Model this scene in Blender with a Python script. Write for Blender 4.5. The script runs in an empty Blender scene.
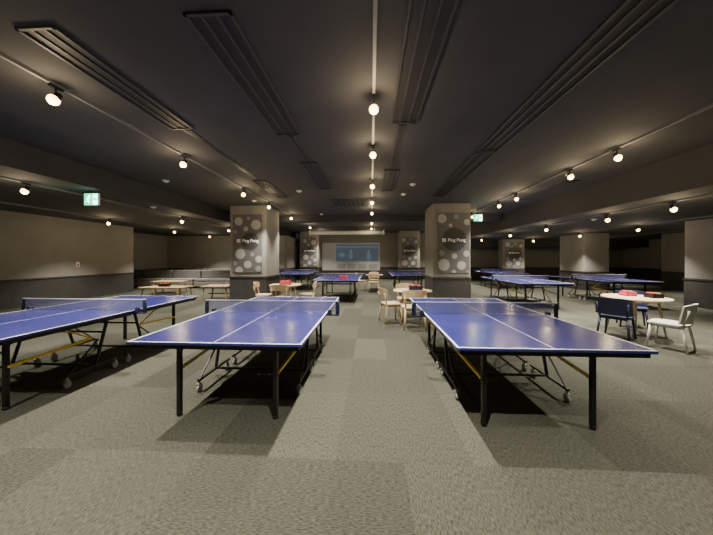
import bpy, bmesh, math, random
from mathutils import Vector, Matrix
random.seed(4)
S=bpy.context.scene
COL=S.collection
# ---------------------------------------------------------------- materials
def mat(name,color,rough=0.6,metal=0.0,emit=None,estr=0,noise=0.0,nscale=30,bump=0.0,spec=None,coat=0):
    m=bpy.data.materials.new(name); m.use_nodes=True
    nt=m.node_tree; b=nt.nodes['Principled BSDF']
    b.inputs['Roughness'].default_value=rough; b.inputs['Metallic'].default_value=metal
    b.inputs['Base Color'].default_value=(*color,1)
    if spec is not None: b.inputs['Specular IOR Level'].default_value=spec
    if coat: b.inputs['Coat Weight'].default_value=coat; b.inputs['Coat Roughness'].default_value=0.2
    if emit: b.inputs['Emission Color'].default_value=(*emit,1); b.inputs['Emission Strength'].default_value=estr
    tc=nt.nodes.new('ShaderNodeTexCoord'); n=nt.nodes.new('ShaderNodeTexNoise')
    n.inputs['Scale'].default_value=nscale; n.inputs['Detail'].default_value=4
    nt.links.new(tc.outputs['Object'],n.inputs['Vector'])
    if noise>0:
        r=nt.nodes.new('ShaderNodeValToRGB')
        r.color_ramp.elements[0].position=.3; r.color_ramp.elements[1].position=.7
        r.color_ramp.elements[0].color=(*[c*(1-noise) for c in color],1)
        r.color_ramp.elements[1].color=(*[min(1,c*(1+noise)) for c in color],1)
        nt.links.new(n.outputs['Fac'],r.inputs['Fac']); nt.links.new(r.outputs['Color'],b.inputs['Base Color'])
    if bump>0:
        bp=nt.nodes.new('ShaderNodeBump'); bp.inputs['Strength'].default_value=bump; bp.inputs['Distance'].default_value=.01
        nt.links.new(n.outputs['Fac'],bp.inputs['Height']); nt.links.new(bp.outputs['Normal'],b.inputs['Normal'])
    return m
M={}
M['wall']=mat('wall_paint',(.260,.250,.230),.85,noise=.06,nscale=3)
M['dado']=mat('dado_panel',(.045,.043,.042),.6,noise=.15,nscale=6)
M['ceil']=mat('ceiling_paint',(.058,.058,.061),.85,noise=.10,nscale=2,bump=.1)
M['soffit']=mat('soffit_paint',(.046,.046,.049),.85,noise=.10,nscale=2)
M['slot']=mat('diffuser_black',(.012,.012,.013),.6)
M['slotframe']=mat('diffuser_frame',(.040,.040,.043),.5)
M['rail']=mat('rail_grey',(.22,.22,.22),.5)
M['black']=mat('black_steel',(.012,.012,.014),.4,metal=.3)
M['blue']=mat('table_blue',(.030,.034,.205),.27,noise=.03,nscale=40,coat=.4)
M['line']=mat('line_white',(.70,.70,.78),.5)
M['yellow']=mat('yellow_steel',(.85,.58,.04),.4)
M['chrome']=mat('grey_caster',(.35,.35,.36),.4,metal=.5)
M['tyre']=mat('caster_rubber',(.32,.32,.32),.5)
M['wood']=mat('birch_wood',(.55,.42,.26),.5,noise=.12,nscale=8)
M['wooddark']=mat('oak_wood',(.42,.29,.15),.5,noise=.15,nscale=8)
M['navy']=mat('navy_plastic',(.012,.017,.055),.45)
M['white']=mat('white_plastic',(.56,.57,.53),.45)
M['greenish']=mat('cream_white',(.7,.7,.66),.5)
M['sofa']=mat('grey_fabric',(.17,.165,.155),.9,noise=.15,nscale=60)
M['red']=mat('red_rubber',(.5,.02,.03),.5)
M['pink']=mat('pink_plastic',(.55,.05,.12),.5)
M['bulb']=mat('lamp_glow',(1,.8,.5),.5,emit=(1,.62,.22),estr=13)
M['poster']=mat('poster_dark',(.125,.125,.128),.5)
M['pc1']=mat('poster_grey',(.40,.40,.39),.5)
M['pc2']=mat('poster_mid',(.27,.27,.27),.5)
M['pc3']=mat('poster_black',(.05,.05,.052),.5)
M['pw']=mat('poster_white',(.9,.9,.9),.5)
M['exitg']=mat('exit_green',(.0,.30,.2),.5,emit=(.0,.85,.42),estr=2.4)
M['exitw']=mat('exit_white',(.9,1,.95),.5,emit=(.5,1,.85),estr=8)
M['offw']=mat('device_white',(.8,.8,.78),.5)
M['screen']=mat('screen_cloth',(.38,.38,.37),.8,emit=(.5,.5,.5),estr=.07)

def carpet():
    m=bpy.data.materials.new('carpet_tile'); m.use_nodes=True; nt=m.node_tree; b=nt.nodes['Principled BSDF']
    b.inputs['Roughness'].default_value=.95; b.inputs['Specular IOR Level'].default_value=.15
    N=nt.nodes.new; L=nt.links.new
    tc=N('ShaderNodeTexCoord')
    off=N('ShaderNodeVectorMath'); off.operation='ADD'; off.inputs[1].default_value=(.263,.017,.25)
    L(tc.outputs['Object'],off.inputs[0])
    def streak(sc):
        mp=N('ShaderNodeMapping'); mp.inputs['Scale'].default_value=sc; L(tc.outputs['Object'],mp.inputs['Vector'])
        n=N('ShaderNodeTexNoise'); n.inputs['Scale'].default_value=1; n.inputs['Detail'].default_value=4; n.inputs['Roughness'].default_value=.75
        L(mp.outputs['Vector'],n.inputs['Vector']); return n
    wn=N('ShaderNodeTexWhiteNoise'); wn.noise_dimensions='2D'
    sc=N('ShaderNodeVectorMath'); sc.operation='MULTIPLY'; sc.inputs[1].default_value=(2,1,1); L(off.outputs[0],sc.inputs[0])
    fl=N('ShaderNodeVectorMath'); fl.operation='FLOOR'; L(sc.outputs[0],fl.inputs[0]); L(fl.outputs[0],wn.inputs['Vector'])
    gt=N('ShaderNodeMath'); gt.operation='GREATER_THAN'; gt.inputs[1].default_value=.5; L(wn.outputs['Value'],gt.inputs[0])
    a=streak((32,135,1)); c=streak((135,32,1))
    mx=N('ShaderNodeMix'); mx.data_type='FLOAT'; L(gt.outputs[0],mx.inputs[0]); L(a.outputs['Fac'],mx.inputs[2]); L(c.outputs['Fac'],mx.inputs[3])
    r=N('ShaderNodeValToRGB'); r.color_ramp.elements[0].position=.34; r.color_ramp.elements[1].position=.67
    r.color_ramp.elements[0].color=(.026,.028,.021,1); r.color_ramp.elements[1].color=(.118,.120,.096,1)
    L(mx.outputs[0],r.inputs['Fac'])
    mr=N('ShaderNodeMapRange'); mr.inputs['To Min'].default_value=.78; mr.inputs['To Max'].default_value=1.18; L(wn.outputs['Value'],mr.inputs['Value'])
    vm=N('ShaderNodeVectorMath'); vm.operation='SCALE'; L(r.outputs['Color'],vm.inputs[0]); L(mr.outputs[0],vm.inputs['Scale'])
    L(vm.outputs[0],b.inputs['Base Color'])
    bp=N('ShaderNodeBump'); bp.inputs['Strength'].default_value=.3; bp.inputs['Distance'].default_value=.003
    L(mx.outputs[0],bp.inputs['Height']); L(bp.outputs['Normal'],b.inputs['Normal'])
    return m
M['carpet']=carpet()
def netmat():
    m=bpy.data.materials.new('net_mesh'); m.use_nodes=True; nt=m.node_tree; b=nt.nodes['Principled BSDF']
    b.inputs['Base Color'].default_value=(.16,.17,.30,1); b.inputs['Roughness'].default_value=.8
    t=nt.nodes.new('ShaderNodeBsdfTransparent'); mx=nt.nodes.new('ShaderNodeMixShader'); mx.inputs[0].default_value=.38
    nt.links.new(t.outputs[0],mx.inputs[1]); nt.links.new(b.outputs[0],mx.inputs[2])
    nt.links.new(mx.outputs[0],nt.nodes['Material Output'].inputs['Surface']); return m
M['net']=netmat()

# ---------------------------------------------------------------- mesh helpers
class MB:
    def __init__(s): s.bm=bmesh.new(); s.mats=[]
    def mi(s,k):
        if k not in s.mats: s.mats.append(k)
        return s.mats.index(k)
    def box(s,c,d,k,rot=None,bev=0):
        r=bmesh.ops.create_cube(s.bm,size=1); vs=r['verts']
        for v in vs: v.co=Vector((v.co.x*d[0],v.co.y*d[1],v.co.z*d[2]))
        if bev>0:
            es=list({e for v in vs for e in v.link_edges})
            rb=bmesh.ops.bevel(s.bm,geom=es,offset=bev,segments=2,affect='EDGES',profile=.5)
            vs=list({v for f in rb['faces'] for v in f.verts}|{v for v in vs if v.is_valid})
        fs={f for v in vs for f in v.link_faces}
        for f in fs: f.material_index=s.mi(k)
        for v in vs:
            if rot is not None: v.co=rot@v.co
            v.co+=Vector(c)
    def bx(s,x0,x1,y0,y1,z0,z1,k,bev=0):
        s.box(((x0+x1)/2,(y0+y1)/2,(z0+z1)/2),(x1-x0,y1-y0,z1-z0),k,bev=bev)
    def cyl(s,p1,p2,r1,k,r2=None,seg=12):
        p1=Vector(p1);p2=Vector(p2);d=p2-p1
        r=bmesh.ops.create_cone(s.bm,cap_ends=True,segments=seg,radius1=r1,radius2=r1 if r2 is None else r2,depth=d.length)
        q=Vector((0,0,1)).rotation_difference(d.normalized()).to_matrix()
        vs=r['verts']
        for f in {f for v in vs for f in v.link_faces}:
            f.material_index=s.mi(k); f.smooth=len(f.verts)==4
        for v in vs: v.co=q@v.co+(p1+p2)/2
    def bar(s,p1,p2,w,h,k):
        p1=Vector(p1);p2=Vector(p2);d=p2-p1
        q=d.to_track_quat('Y','Z').to_matrix()
        s.box((p1+p2)/2,(w,d.length,h),k,rot=q)
    def sph(s,c,r,k,sz=1):
        rr=bmesh.ops.create_uvsphere(s.bm,u_segments=16,v_segments=10,radius=r)
        for f in {f for v in rr['verts'] for f in v.link_faces}: f.material_index=s.mi(k); f.smooth=True
        for v in rr['verts']: v.co=Vector((v.co.x,v.co.y,v.co.z*sz))+Vector(c)
    def poly(s,pts,k):
        f=s.bm.faces.new([s.bm.verts.new(p) for p in pts]); f.material_index=s.mi(k)
    def prism(s,pts,z0,z1,k,bev=0):
        vb=[s.bm.verts.new((x,y,z0)) for x,y in pts]; vt=[s.bm.verts.new((x,y,z1)) for x,y in pts]
        n=len(pts); fs=[s.bm.faces.new(vt),s.bm.faces.new(vb[::-1])]
        for i in range(n): fs.append(s.bm.faces.new([vb[i],vb[(i+1)%n],vt[(i+1)%n],vt[i]]))
        for f in fs: f.material_index=s.mi(k)
    def obj(s,name,parent=None,loc=(0,0,0),label=None):
        me=bpy.data.meshes.new(name); bmesh.ops.recalc_face_normals(s.bm,faces=s.bm.faces[:])
        s.bm.to_mesh(me); s.bm.free()
        for k in s.mats: me.materials.append(M[k])
        o=bpy.data.objects.new(name,me); COL.objects.link(o); o.location=loc
        if parent: o.parent=parent
        if label: o['label']=label
        return o
def tag(o,label,cat,group=None):
    o['label']=label;o['category']=cat
    if group:o['group']=group
    return o
def struct(o,label,cat='wall'):
    o['kind']='structure'; o['label']=label; o['category']=cat; return o
def empty(name,loc=(0,0,0),rz=0):
    o=bpy.data.objects.new(name,None); o.empty_display_size=.2; COL.objects.link(o); o.location=loc; o.rotation_euler=(0,0,rz); return o
def clone(o,loc=None,rz=None,parent=None):
    n=o.copy(); COL.objects.link(n)
    if parent: n.parent=parent
    for c in list(o.children): clone(c,parent=n)
    if loc is not None: n.location=loc
    if rz is not None: n.rotation_euler=(0,0,rz)
    return n
def rrect(w,d,r,n=5):
    p=[]
    for cx,cy,a0 in((w/2-r,d/2-r,0),(-w/2+r,d/2-r,90),(-w/2+r,-d/2+r,180),(w/2-r,-d/2+r,270)):
        for i in range(n+1):
            a=math.radians(a0+90*i/n); p.append((cx+r*math.cos(a),cy+r*math.sin(a)))
    return p

CH=3.26; LS=2.84; RS=2.62; DZ=.85
# ---------------------------------------------------------------- structure
XL,XR,YB,YF=-12.6,17.0,-2.5,19.3
m=MB(); m.bx(XL-.1,XR+.1,YB-.1,YF+.1,-.1,0,'carpet'); struct(m.obj('floor'),'olive grey streaked carpet tile floor','floor')
m=MB(); m.bx(XL-.1,XR+.1,YB-.1,YF+.1,CH,CH+.1,'ceil'); struct(m.obj('ceiling'),'dark charcoal painted ceiling','ceiling')
m=MB(); m.bx(XL,-5.4,YB,YF,LS,CH,'soffit'); struct(m.obj('trim_1'),'lowered dark ceiling soffit','ceiling')
m=MB(); m.bx(5.3,XR,YB,YF,RS,CH,'soffit'); struct(m.obj('trim_2'),'lowered dark ceiling soffit','ceiling')
def wall(name,x0,x1,y0,y1,h,face,lab='beige grey painted wall with dark lower panel'):
    m=MB(); m.bx(x0,x1,y0,y1,DZ,h,'wall'); m.bx(x0,x1,y0,y1,0,DZ,'dado')
    t=.03
    if face=='S': m.bx(x0,x1,y0-t,y0,DZ-.04,DZ,'dado'); m.bx(x0,x1,y0-.015,y0,0,.1,'black')
    if face=='E': m.bx(x1,x1+t,y0,y1,DZ-.04,DZ,'dado')
    if face=='W': m.bx(x0-t,x0,y0,y1,DZ-.04,DZ,'dado')
    return struct(m.obj(name),lab)
wall('wall_back',-5.2,XR,YF,YF+.1,CH,'S')
wall('wall_back_left',XL,-5.2,16.2,16.3,LS,'S')
wall('wall_recess',-5.25,-5.15,16.3,YF,LS,'E')
wall('wall_left',XL,-10.5,YB,11.5,LS,'E','beige grey wall block with dark lower panel')
wall('wall_recess_left',XL-.1,XL,11.5,16.2,LS,'E')
wall('wall_right',XR,XR+.1,YB,YF,RS,'W')
wall('wall_front',XL,XR,YB-.1,YB,CH,'N')
m=MB(); m.bx(5.3,XR,17.6,YF,2.15,RS,'soffit'); struct(m.obj('trim_3'),'dark dropped beam in front of the rear wall','ceiling')
m=MB(); m.bx(-5.35,5.25,11.2,11.6,3.0,CH,'soffit'); struct(m.obj('trim_4'),'dark ceiling beam','ceiling')

def pillar(x0,x1,y0,y1,h,lab):
    m=MB(); m.bx(x0,x1,y0,y1,DZ,h,'wall',bev=.012); m.bx(x0-.012,x1+.012,y0-.012,y1+.012,0,DZ,'dado')
    m.bx(x0-.03,x1+.03,y0-.03,y1+.03,DZ-.04,DZ,'dado')
    return tag(m.obj('pillar'),lab,'pillar','square pillars')
pillar(-4.78,-3.53,9.0,10.3,CH,'square beige pillar with dark base panel and dotted poster')
pillar(2.02,3.22,9.0,10.3,CH,'square beige pillar with dark base panel and dotted poster')
pillar(-4.75,-3.5,18.0,19.2,CH,'square beige pillar near the screen wall')
pillar(1.85,3.2,18.0,19.2,CH,'square beige pillar near the screen wall')
pillar(9.75,11.0,7.8,9.0,RS,'plain beige pillar beside the round table')
pillar(9.75,10.85,13.0,14.6,RS,'wide plain beige pillar')
pillar(8.0,9.3,17.0,17.55,RS,'beige pillar with small dotted poster')
pillar(13.8,15.0,12.5,13.7,RS,'plain beige pillar')

# ---------------------------------------------------------------- posters
def text_mesh(body,size,k,parent,loc,rx=math.pi/2):
    cu=bpy.data.curves.new('lettering','FONT'); cu.body=body; cu.size=size; cu.align_x='CENTER'; cu.align_y='CENTER'; cu.extrude=.001; cu.offset=.004
    o=bpy.data.objects.new('tmp',cu); COL.objects.link(o)
    dg=bpy.context.evaluated_depsgraph_get(); me=bpy.data.meshes.new_from_object(o.evaluated_get(dg))
    bpy.data.objects.remove(o); me.materials.clear(); me.materials.append(M[k])
    n=bpy.data.objects.new('lettering',me); COL.objects.link(n); n.location=loc; n.rotation_euler=(rx,0,0); n.parent=parent; return n
CIR1=[(-.30,1.72,.14,'pc1'),(.30,1.60,.17,'pc1'),(.04,1.82,.06,'pc2'),(-.05,1.46,.08,'pc1'),(-.42,1.36,.06,'pc2'),
      (.10,1.04,.30,'pc3'),(-.24,.62,.17,'pc1'),(.18,.60,.07,'pc2'),(.40,.44,.12,'pc1'),
      (-.42,.30,.08,'pc2'),(.02,.26,.13,'pc1'),(.38,.12,.10,'pc2'),(-.28,.06,.13,'pc1')]
CIR2=[(-.38,1.76,.15,'pc1'),(.08,1.82,.08,'pc2'),(.42,1.64,.10,'pc1'),(-.10,1.54,.06,'pc1'),(.02,1.08,.38,'pc3'),
      (-.38,.64,.09,'pc2'),(.02,.54,.09,'pc1'),(.40,.62,.10,'pc1'),(-.32,.26,.19,'pc1'),(.24,.24,.14,'pc1'),(.46,.02,.07,'pc2'),(.0,.02,.07,'pc1')]
def poster(cx,y,z0,cir,tx,tz,ts,w=1.0,h=1.95,lab=''):
    m=MB(); m.bx(-w/2,w/2,-.012,0,0,h,'poster')
    for i,(x,z,r,k) in enumerate(cir):
        pts=[]
        for j in range(40):
            a=2*math.pi*j/40; px=max(-w/2,min(w/2,x*w+r*math.cos(a))); pz=max(0,min(h,z*h/1.95+r*math.sin(a)))
            p=(px,-.0135-.0006*i,pz)
            if not pts or (Vector(pts[-1])-Vector(p)).length>1e-4: pts.append(p)
        if (Vector(pts[0])-Vector(pts[-1])).length<1e-4: pts.pop()
        m.poly(pts,k)
    o=m.obj('poster',loc=(cx,y,z0)); tag(o,lab,'poster','dotted posters')
    text_mesh('Ping Pong',ts,'pw',o,(tx+.07,-.026,tz))
    q=MB(); t=ts*.42
    for sx in(-.5,.5):
        for sz in(-.5,.5): q.box((t*sx,0,t*sz),(t*.98,.002,t*.85),'pw')
    q.obj('emblem',parent=o,loc=(tx-ts*2.3,-.026,tz))
    return o
poster(-4.17,8.985,1.0,CIR1,.04,1.06,.145,lab='dark grey poster with pale dots and white lettering')
poster(2.68,8.985,1.0,CIR2,.02,1.06,.145,lab='dark grey poster with large black dot and white lettering')
poster(-4.12,17.985,.9,CIR1,.04,1.06,.14,lab='dotted poster on a pillar next to the screen wall')
poster(2.52,17.985,.9,CIR2,.02,1.06,.14,lab='dotted poster with black dot near the screen wall')
poster(8.65,16.985,.95,CIR2,.02,.84,.12,h=1.5,lab='shorter dotted poster on a distant pillar')

# ---------------------------------------------------------------- projection screen
r=MB(); r.bx(-2.05,2.05,-.03,0,0,1.95,'screen'); sc=r.obj('projection_screen',loc=(-1.42,19.268,.6))
tag(sc,'pale projection screen hung on the rear wall showing a video','screen')
M['v1']=mat('video_dark',(.04,.045,.055),.5,emit=(.05,.068,.088),estr=.8)
M['v2']=mat('video_blue',(.06,.09,.12),.5,emit=(.07,.14,.20),estr=.7)
M['v3']=mat('video_skin',(.16,.15,.14),.5,emit=(.20,.18,.17),estr=.5)
M['v4']=mat('video_strip',(.22,.22,.22),.5,emit=(.15,.15,.14),estr=.3)
r=MB(); r.bx(-1.05,1.95,-.05,-.035,.66,1.86,'v1')
def blob(x,z,rx,rz,k,y=-.054):
    r.poly([(x+rx*math.cos(2*math.pi*i/20),y,z+rz*math.sin(2*math.pi*i/20)) for i in range(20)],k)
for x,z,rx,rz,k in((.0,1.05,.15,.26,'v2'),(.0,1.38,.07,.08,'v3'),(1.25,1.02,.16,.26,'v2'),(1.25,1.34,.07,.09,'v3')): blob(x,z,rx,rz,k)
r.bx(-1.05,1.95,-.053,-.05,1.62,1.70,'v2'); r.bx(-.85,-.45,-.053,-.05,.95,1.25,'v2')
for i in range(4): r.bx(-1.0+i*.75,-.4+i*.75,-.05,-.035,.12,.45,'v4')
r.obj('screen_image',parent=sc)
r=MB(); r.cyl((-2.1,0,0),(2.1,0,0),.12,'offw'); r.bx(-2.15,-2.1,-.13,.13,-.13,.13,'offw'); r.bx(2.1,2.15,-.13,.13,-.13,.13,'offw')
for x in(-1.6,1.6): r.cyl((x,0,.05),(x,0,.32),.02,'offw')
tag(r.obj('screen_casing',loc=(-1.4,15.6,CH-.32)),'white roller screen casing fixed under the ceiling','screen casing')

# ---------------------------------------------------------------- ceiling fittings
def diffuser(x0,x1,y0,y1,z=CH,n=2,lab='long dark linear air diffuser with black slots'):
    m=MB(); w=x1-x0
    if n==1:
        m.bx(x0,x1,y0,y1,z-.010,z,'slotframe'); m.bx(x0+.025,x1-.025,y0,y1,z-.014,z-.009,'slot')
    else:
        m.bx(x0,x1,y0,y1,z-.006,z,'slot'); f=.022
        m.bx(x0,x0+f,y0,y1,z-.02,z,'slotframe'); m.bx(x1-f,x1,y0,y1,z-.02,z,'slotframe'); m.bx(x0,x1,y0,y0+f,z-.02,z,'slotframe'); m.bx(x0,x1,y1-f,y1,z-.02,z,'slotframe')
        s=w/n
        for i in range(1,n): m.bx(x0+i*s-.010,x0+i*s+.010,y0,y1,z-.015,z-.005,'slotframe')
    o=m.obj('air_diffuser'); return tag(o,lab,'air vent','linear ceiling diffusers')
diffuser(-1.36,-1.0,1.90,3.85,n=3); diffuser(-1.32,-1.0,5.0,6.9,n=3); diffuser(-1.21,-1.11,3.9,4.95,n=1)
diffuser(-2.74,-2.42,1.95,3.6,n=3); diffuser(-2.60,-2.50,3.65,6.0,n=1); diffuser(-2.72,-2.42,6.1,7.8,n=3)
diffuser(.26,.60,1.75,3.6,n=3); diffuser(.36,.46,3.65,5.4,n=1); diffuser(.26,.58,5.5,7.2,n=3)
diffuser(1.75,2.10,1.6,4.6,n=3); diffuser(1.75,2.10,4.65,7.9,n=2)
diffuser(4.5,4.8,6.5,8.5,n=3)
m=MB(); m.bx(-1.25,-.03,8.2,9.3,CH-.02,CH,'slotframe')
for i in range(8):
    for j in range(5): m.bx(-1.21+i*.147,-1.21+i*.147+.11,8.26+j*.2,8.26+j*.2+.16,CH-.026,CH-.019,'slot')
tag(m.obj('air_return_grille'),'square gridded air return grille in dark ceiling','air vent')

def disc(x,y,z,r,lab='small round white smoke detector on dark ceiling'):
    m=MB(); m.cyl((0,0,-.02),(0,0,0),r,'offw',seg=20); m.cyl((0,0,-.045),(0,0,-.02),r*.55,'offw',r2=r*.75,seg=20)
    return tag(m.obj('smoke_detector',loc=(x,y,z)),lab,'smoke detector','smoke detectors')
for x,y,z in((-1.9,7.1,CH),(.9,7.6,CH),(1.0,6.6,CH),(-4.7,6.0,CH),(-5.75,6.9,LS),(-8.0,5.2,LS),(4.2,6.0,CH),(6.5,8.3,RS),(-2.0,10.9,CH),(-3.6,8.2,CH)): disc(x,y,z,.07)

def rail(x,y0,y1,z,lab):
    m=MB(); m.bx(-.015,.015,y0,y1,-.035,0,'rail'); m.bx(-.025,.025,y0-.03,y0+.06,-.04,0,'rail')
    return tag(m.obj('lighting_track',loc=(x,0,z)),lab,'light rail','ceiling light tracks')
rail(.03,-1.0,11.15,CH,'long grey lighting track along the ceiling centre')
rail(.03,11.65,17.8,CH,'grey lighting track beyond the ceiling beam')
rail(-3.2,-.5,11.15,CH,'long grey lighting track on the dark ceiling')
rail(3.93,.5,11.15,CH,'long grey lighting track on the dark ceiling')
rail(-3.2,11.65,17.8,CH,'grey lighting track beyond the ceiling beam')
rail(3.93,11.65,17.8,CH,'grey lighting track beyond the ceiling beam')
rail(-6.1,1.5,15,LS,'added grey lighting track under the lowered soffit for wall lighting')
rail(5.95,2.5,17.4,RS,'added grey lighting track under the lowered soffit for wall lighting')
rail(9.1,5.5,16.5,RS,'added grey lighting track under the lowered soffit for wall lighting')
rail(12.8,6.5,17.4,RS,'added grey lighting track under the lowered soffit for wall lighting')
rail(-8.9,-1,15.2,LS,'added grey lighting track under the lowered soffit for wall lighting')  # added track, carries the extra lamps that brighten the left side

def spot_proto():
    e=empty('spotlight')
    m=MB(); m.box((0,0,-.012),(.035,.12,.024),'black',bev=.004); m.cyl((0,0,-.02),(0,0,-.075),.008,'black'); m.obj('bracket',parent=e)
    m=MB(); m.cyl((0,.035,-.07),(0,-.01,-.125),.026,'black',r2=.045,seg=18); m.cyl((0,-.01,-.125),(0,-.018,-.135),.048,'black',seg=18); m.obj('lamp_shade',parent=e)
    m=MB(); m.sph((0,-.022,-.150),.050,'bulb'); m.obj('bulb',parent=e)
    l=bpy.data.lights.new('lamp_light','SPOT'); l.energy=590; l.spot_size=math.radians(108); l.spot_blend=.8; l.shadow_soft_size=.015; l.color=(1,.92,.77)
    lo=bpy.data.objects.new('lamp_light',l); COL.objects.link(lo); lo.parent=e; lo.location=(0,-.03,-.215)
    l2=bpy.data.lights.new('lamp_light','POINT'); l2.energy=13; l2.shadow_soft_size=.05; l2.color=(1,.78,.46)
    lo=bpy.data.objects.new('lamp_light',l2); COL.objects.link(lo); lo.parent=e; lo.location=(0,-.06,-.26)
    return e
SP=spot_proto(); first=True
def spots(x,ys,z,lab):
    global first
    for y in ys:
        o=SP if first else clone(SP)
        first=False
        o.location=(x,y,z-.035); tag(o,lab,'spotlight','track spotlights')
spots(.03,(.9,2.95,4.25,6.1,7.9,9.8,12.6,15,17.4),CH,'black track spotlight with glowing warm bulb on central track')  # rearmost spot is an added wall-wash lamp to brighten the back wall
spots(-3.2,(.5,2.6,4.5,6.7,8.4,10.8,14.2,17.3),CH,'black track spotlight with glowing warm bulb on ceiling track')  # last spot in the row added only to light the rear wall
spots(3.93,(1.5,4.57,5.6,7.6,8.6,10.8,14.5,17.3),CH,'black track spotlight with glowing warm bulb on ceiling track')  # last entry: extra lamp put in as a wash on the rear wall
spots(-6.1,(4.5,8.5,11.4,14.6),LS,'added black track spotlight under the lowered soffit, brightening wall and sofas')
spots(5.95,(5.7,7.2,9.6,12.0,15.0),RS,'added black track spotlight under the lowered soffit, brightening wall and sofas')
spots(9.1,(9.8,12.4,15.8),RS,'added black track spotlight under the lowered soffit, brightening wall and sofas')
spots(12.8,(10.5,16.5),RS,'added black track spotlight under the lowered soffit, brightening wall and sofas')
spots(-8.9,(3.4,8.8,11.9,14.6),LS,'added black track spotlight under the lowered soffit, brightening wall and sofas')  # lamps added to lift the left wall and the sofa area

def exit_sign(x,y,z,top):
    e=empty('exit_sign',loc=(x,y,z)); tag(e,'green and white illuminated emergency exit sign with running figure','exit sign','exit signs')
    m=MB(); m.bx(-.15,.15,-.02,.02,-.12,.12,'offw',bev=.005); m.cyl((0,0,.12),(0,0,top-z),.01,'black'); m.obj('sign_box',parent=e)
    m=MB(); m.bx(-.145,.145,-.026,-.021,-.115,.115,'exitg'); m.bx(.04,.138,-.029,-.026,-.105,.105,'exitw')
    m.obj('sign_face',parent=e)
    m=MB(); yy=-.032
    m.cyl((-.03,-.03,.065),(-.03,-.034,.065),.022,'exitw',seg=16)
    for a,b,w in(((-.04,.045),(-.06,-.01),.038),((-.06,-.01),(-.03,-.04),.022),((-.03,-.04),(-.04,-.085),.02),((-.06,-.01),(-.085,-.045),.022),((-.085,-.045),(-.12,-.05),.02),((-.045,.035),(-.01,.01),.018),((-.045,.035),(-.085,.02),.018)):
        m.bar((a[0],yy,a[1]),(b[0],yy,b[1]),w,.003,'exitw')
    m.box((.11,-.03,0),(.04,.004,.03),'exitg'); m.poly([(.045,-.033,0),(.09,-.033,.05),(.09,-.033,-.05)],'exitg')
    m.obj('pictogram',parent=e)
exit_sign(-5.62,5.2,2.66,LS)
exit_sign(3.72,9.7,2.88,CH)

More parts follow.
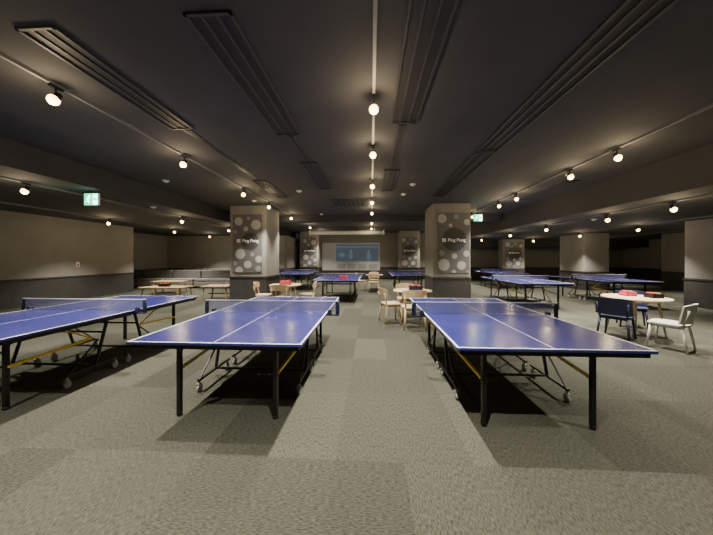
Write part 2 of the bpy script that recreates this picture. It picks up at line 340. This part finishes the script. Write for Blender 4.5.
# ---------------------------------------------------------------- table tennis table
def table_proto():
    e=empty('table_tennis_table'); W=1.525; L=2.74; H=.76
    for sgn in(1,-1):
        y0,y1=(.004,L/2) if sgn>0 else(-L/2,-.004)
        m=MB(); m.bx(-W/2,W/2,y0,y1,H-.022,H,'blue',bev=.003)
        m.bx(-W/2+.002,W/2-.002,y0+.002,y1-.002,H-.026,H-.021,'black')
        a=.03
        m.bx(-W/2+a,-W/2+a+.03,y0+a,y1-a,H-.065,H-.025,'black'); m.bx(W/2-a-.03,W/2-a,y0+a,y1-a,H-.065,H-.025,'black')
        m.bx(-W/2+a,W/2-a,y0+a,y0+a+.03,H-.065,H-.025,'black'); m.bx(-W/2+a,W/2-a,y1-a-.03,y1-a,H-.065,H-.025,'black')
        z0,z1=H-.0005,H+.0008
        m.bx(-W/2,-W/2+.02,y0,y1,z0,z1,'line'); m.bx(W/2-.02,W/2,y0,y1,z0,z1,'line')
        ye=(y1-.02,y1) if sgn>0 else(y0,y0+.02); m.bx(-W/2+.02,W/2-.02,ye[0],ye[1],z0,z1,'line')
        m.bx(-.003,.003,y0,y1,z0,z1,'line')
        m.obj('tabletop',parent=e)
        yl=sgn*(L/2-.24); yp=sgn*.36
        for sx in(-1,1):
            x=sx*.46
            m=MB(); m.bx(x-.018,x+.018,yl-.018,yl+.018,.02,H-.06,'black'); m.cyl((x,yl,0),(x,yl,.03),.024,'black'); m.obj('leg',parent=e)
            m=MB(); m.bar((x+sx*.02,yl,.42),(x+sx*.05,yp,.47),.024,.024,'yellow'); m.bar((x+sx*.05,yp,.47),(x+sx*.05,sgn*.75,.70),.014,.014,'yellow'); m.obj('folding_brace',parent=e)
        m=MB()
        for sx in(-1,1):
            x=sx*.56
            m.bar((x,sgn*.70,.13),(x,sgn*.05,.13),.026,.024,'black')
            m.bar((x,yp,.13),(x,yp-sgn*.16,H-.06),.025,.025,'black')
            m.bar((x,sgn*.68,.13),(x-sx*.01,yp-sgn*.05,.45),.014,.014,'black')
        m.bar((-.56,yp,.135),(.56,yp,.135),.022,.022,'black')
        zc=.13+(H-.19)*(.36-.25)/.16
        m.bar((-.56,sgn*.25,zc),(.56,sgn*.25,zc),.02,.02,'black')
        m.obj('undercarriage',parent=e)
        m=MB(); m.bar((-.46,yl,.64),(.46,yl,.64),.022,.022,'black'); m.obj('crossbar',parent=e)
        for sx in(-1,1):
            for yc in(.68,.10):
                c=(sx*.56,sgn*yc,0)
                m=MB(); m.cyl((0,0,.08),(0,0,.12),.014,'chrome'); m.box((-.020,0,.06),(.005,.04,.05),'chrome'); m.box((.020,0,.06),(.005,.04,.05),'chrome'); m.box((0,0,.084),(.045,.042,.005),'chrome')
                co=m.obj('caster',parent=e,loc=c)
                w=MB(); w.cyl((-.015,0,.037),(.015,0,.037),.037,'tyre',seg=18); w.cyl((-.024,0,.037),(.024,0,.037),.010,'chrome'); w.obj('wheel',parent=co)
    m=MB(); xx=W/2+.1525
    m.bx(-xx,xx,-.001,.001,H+.008,H+.140,'net'); n=m.obj('net',parent=e)
    m=MB(); m.bx(-xx,xx,-.003,.003,H+.142,H+.1525,'line'); m.obj('net_tape',parent=n)
    for sx in(-1,1):
        m=MB(); m.cyl((sx*xx,0,H-.01),(sx*xx,0,H+.155),.008,'navy'); m.bx(min(sx*xx,sx*(W/2-.06)),max(sx*xx,sx*(W/2-.06)),-.02,.02,H-.045,H-.03,'navy')
        m.box((sx*(W/2+.03),0,H+.0),(.05,.05,.07),'navy',bev=.006); m.box((sx*(xx-.02),0,H+.05),(.05,.006,.17),'navy'); m.obj('net_post',parent=n)
    return e
TT=table_proto()
tabs=[(-1.34,3.60,'blue table tennis table with net, black legs and yellow braces'),(1.455,3.59,'blue table tennis table with black legs and grey casters'),
 (-4.02,3.60,'blue table tennis table beside the dark lower wall'),(4.95,9.3,'blue table tennis table near the square pillar'),(8.0,10.0,'blue table tennis table beside a plain beige pillar'),
 (-1.15,10.1,'distant blue table tennis table facing the screen'),(1.65,12.6,'distant blue table tennis table behind wooden chairs'),
 (-3.6,13.3,'distant blue table tennis table behind the dotted pillar'),(6.6,14.4,'distant blue table tennis table in the far hall')]
for i,(x,y,lab) in enumerate(tabs):
    o=TT if i==0 else clone(TT)
    o.location=(x,y,0); tag(o,lab,'ping pong table','table tennis tables')

# ---------------------------------------------------------------- chairs, cafe tables
def chair_proto(k,name='dining_chair',zb=.64):
    e=empty(name)
    m=MB(); m.prism(rrect(.43,.42,.09),.425,.45,k); m.obj('seat',parent=e)
    for sx in(-1,1):
        m=MB(); m.cyl((sx*.20,.20,0),(sx*.165,.16,.43),.013,k,r2=.02); m.obj('leg',parent=e)
        m=MB(); m.cyl((sx*.21,-.22,0),(sx*.175,-.16,.43),.013,k,r2=.02); m.obj('leg',parent=e)
    m=MB()
    for sx in(-1,1):
        m.cyl((sx*.175,-.17,.43),(sx*.205,-.235,.70),.015,k,r2=.013)
        m.bar((sx*.168,.14,.40),(sx*.17,-.15,.40),.018,.04,k)
    m.bar((-.165,.15,.40),(.165,.15,.40),.018,.04,k); m.bar((-.165,-.15,.40),(.165,-.15,.40),.018,.04,k)
    n=12; R=[]
    for i in range(n+1):
        t=-1+2*i/n; R.append((t*.24,-.265+.08*t*t))
    def top(t): return .80-.03*t**4
    for i in range(n):
        (xa,ya),(xb,yb)=R[i],R[i+1]
        ta=-1+2*i/n; tb=-1+2*(i+1)/n; dz=.02*(.64-zb)/.1
        v=[m.bm.verts.new(p) for p in((xa,ya+dz,zb),(xb,yb+dz,zb),(xb,yb-.015,top(tb)),(xa,ya-.015,top(ta)),(xa,ya+.018+dz,zb),(xb,yb+.018+dz,zb),(xb,yb+.003,top(tb)),(xa,ya+.003,top(ta)))]
        for q in((0,1,2,3),(5,4,7,6),(3,2,6,7),(1,0,4,5))+(((0,3,7,4),) if i==0 else ())+(((1,5,6,2),) if i==n-1 else ()):
            f=m.bm.faces.new([v[j] for j in q]); f.material_index=m.mi(k)
    bmesh.ops.remove_doubles(m.bm,verts=m.bm.verts[:],dist=.0005)
    m.obj('backrest',parent=e); return e
protos={}
def chair(k,x,y,rz,lab,sc=(1,1,1)):
    if k not in protos: protos[k]=chair_proto(k,zb=.64 if k=='wood' else .47); o=protos[k]
    else: o=clone(protos[k])
    o.location=(x,y,0); o.rotation_euler=(0,0,math.radians(rz)); o.scale=sc; tag(o,lab,'chair',{'wood':'light wooden chairs','navy':'navy chairs','white':'white chairs'}[k])
def face(x,y,tx,ty): return math.degrees(math.atan2(-(tx-x),ty-y))
def round_table(x,y,k,r,lab,h=.72):
    e=empty('round_table',loc=(x,y,0))
    m=MB(); m.cyl((0,0,h-.025),(0,0,h),r,k,seg=40); m.obj('tabletop',parent=e)
    for a in(45,135,225,315):
        c,s=math.cos(math.radians(a)),math.sin(math.radians(a))
        m=MB(); m.cyl((c*r*.82,s*r*.82,0),(c*r*.6,s*r*.6,h-.02),.014,k,r2=.024); m.obj('leg',parent=e)
    m=MB()
    rr=r*.62*.7071
    for p,q in(((-rr,-rr),(rr,-rr)),((rr,-rr),(rr,rr)),((rr,rr),(-rr,rr)),((-rr,rr),(-rr,-rr))): m.bar((*p,h-.055),(*q,h-.055),.02,.06,k)
    m.obj('apron',parent=e)
    return tag(e,lab,'table','round cafe tables')
big=(1.06,1.06,.95)
round_table(5.15,5.6,'wood',.50,'round light wood table holding a paddle basket')
chair('navy',4.55,5.30,face(4.52,5.38,5.2,5.55)+22,'navy blue chair pulled up to the round table',big)
chair('white',4.90,4.74,32,'cream white chair with curved back at the round table',big)
chair('navy',5.65,6.2,face(5.65,6.2,5.2,5.55),'navy blue chair on the far side of the round table',big)
round_table(.98,6.5,'wood',.45,'round light wood table in front of the square pillar')
chair('wood',.88,5.80,4,'light wooden chair with curved back tucked to the table',(1.05,1.05,1.04))
chair('wood',.46,6.32,face(.36,6.3,.98,6.5),'light wooden chair beside the round table')
chair('wood',.9,7.15,180,'light wooden chair behind the round table')
round_table(-2.45,7.7,'wood',.45,'round light wood table close to the dotted pillar')
chair('wood',-3.05,7.6,face(-3.05,7.6,-2.45,7.7),'light wooden chair close to the dotted pillar')
chair('wood',-2.35,7.05,0,'light wooden chair with back to the room')
chair('wood',-1.85,7.8,face(-1.85,7.8,-2.45,7.7),'light wooden chair at the small round table')
round_table(.15,12.5,'wood',.4,'distant round wood table between playing tables')
chair('wood',.12,11.85,0,'distant light wooden chair facing the screen')
chair('wood',-.45,12.5,-90,'distant light wooden chair beside the round table')
chair('wood',.15,13.2,180,'distant light wooden chair turned to the room')

def paddle_proto():
    e=empty('table_tennis_paddle')
    m=MB(); pts=[(.068*math.cos(a),.075*math.sin(a)) for a in[2*math.pi*i/24 for i in range(24)]]; m.prism(pts,0,.014,'red'); m.obj('blade',parent=e)
    m=MB(); m.box((0,-.11,.011),(.028,.09,.022),'wooddark',bev=.005); m.obj('handle',parent=e); return e
PD=paddle_proto(); pf=[True]
def basket(x,y,z,k='pink',w=.30,h=.10):
    m=MB(); d,t=.20,.008
    m.bx(-w/2,w/2,-d/2,d/2,0,t,k); m.bx(-w/2,w/2,-d/2,-d/2+t,0,h,k); m.bx(-w/2,w/2,d/2-t,d/2,0,h,k); m.bx(-w/2,-w/2+t,-d/2,d/2,0,h,k); m.bx(w/2-t,w/2,-d/2,d/2,0,h,k)
    m.bx(-w/2,w/2,d/2-.03,d/2,h-.01,h,k)
    tag(m.obj('basket',loc=(x,y,z)),'small open plastic basket holding paddles on a table','basket','paddle baskets')
    for dx in((-.072,.072) if w>.25 else (0,)):
        o=PD if pf[0] else clone(PD); pf[0]=False
        o.location=(x+dx,y+.035,z+h+.0005); tag(o,'red table tennis paddle resting across a basket','paddle','paddles')
basket(5.40,5.5,.72,'black',w=.18,h=.08); basket(5.18,5.78,.72,'pink',w=.18,h=.08); basket(1.05,6.5,.72,'navy'); basket(-.95,9.4,.7612,'pink'); basket(-2.45,7.7,.72,'pink')

def low_table(x,y,w,d,lab):
    e=empty('low_table',loc=(x,y,0)); h=.5
    m=MB(); m.box((0,0,h-.02),(w,d,.04),'wooddark',bev=.008); m.obj('tabletop',parent=e)
    for sx in(-1,1):
        for sy in(-1,1):
            m=MB(); m.bar((sx*(w/2-.05),sy*(d/2-.05),0),(sx*(w/2-.12),sy*(d/2-.08),h-.04),.04,.04,'wooddark'); m.obj('leg',parent=e)
    m=MB(); m.bar((-w/2+.1,0,.2),(w/2-.1,0,.2),.04,.04,'wooddark'); m.obj('stretcher',parent=e)
    return tag(e,lab,'low table','low wooden tables')
low_table(-7.0,9.0,1.5,.7,'long low oak table with paddle basket'); low_table(-5.45,9.5,1.0,.7,'low oak table beside the dotted pillar'); low_table(-8.6,11.2,1.2,.7,'low oak table in front of grey sofas')
basket(-7.1,9.0,.5,'black')
def sofa_proto():
    e=empty('sofa')
    m=MB(); m.box((0,0,.2),(1.5,.75,.24),'sofa',bev=.03); m.obj('base',parent=e)
    for sx in(-.37,.37):
        m=MB(); m.box((sx,-.05,.39),(.72,.62,.14),'sofa',bev=.04); m.obj('seat_cushion',parent=e)
    m=MB(); m.box((0,.32,.58),(1.5,.16,.56),'sofa',bev=.05); m.obj('backrest',parent=e)
    for sx in(-.68,.68):
        for sy in(-.3,.3):
            m=MB(); m.cyl((sx,sy,0),(sx,sy,.09),.02,'black'); m.obj('leg',parent=e)
    return e
SF=sofa_proto()
for i,(x,y,rz) in enumerate(((-11.0,13.2,0),(-9.45,13.2,0),(-7.9,13.2,0),(-6.35,13.2,0),(-10.6,15.6,0),(-9.05,15.6,0),(-7.5,15.6,0))):
    o=SF if i==0 else clone(SF); o.location=(x,y,0); o.rotation_euler=(0,0,math.radians(rz)); tag(o,'grey fabric two seat sofa','sofa','grey sofas')
m=MB(); m.box((0,0,0),(.02,.12,.18),'greenish',bev=.004); m.box((.012,0,-.02),(.006,.06,.06),'red'); tag(m.obj('wall_switch',loc=(-10.49,9.2,1.25)),'small white and red call switch on beige wall','switch')

# ---------------------------------------------------------------- world & camera
w=bpy.data.worlds.new('World'); S.world=w; w.use_nodes=True
w.node_tree.nodes['Background'].inputs[0].default_value=(.9,.9,1,1); w.node_tree.nodes['Background'].inputs[1].default_value=.02
cd=bpy.data.cameras.new('Camera'); cam=bpy.data.objects.new('Camera',cd); COL.objects.link(cam)
cd.sensor_width=36; cd.lens=36*272/713; cd.shift_y=-9.5/713; cd.clip_start=.05
cam.location=(0,0,1.48); cam.rotation_euler=(math.pi/2,0,math.atan(.0533)); S.camera=cam
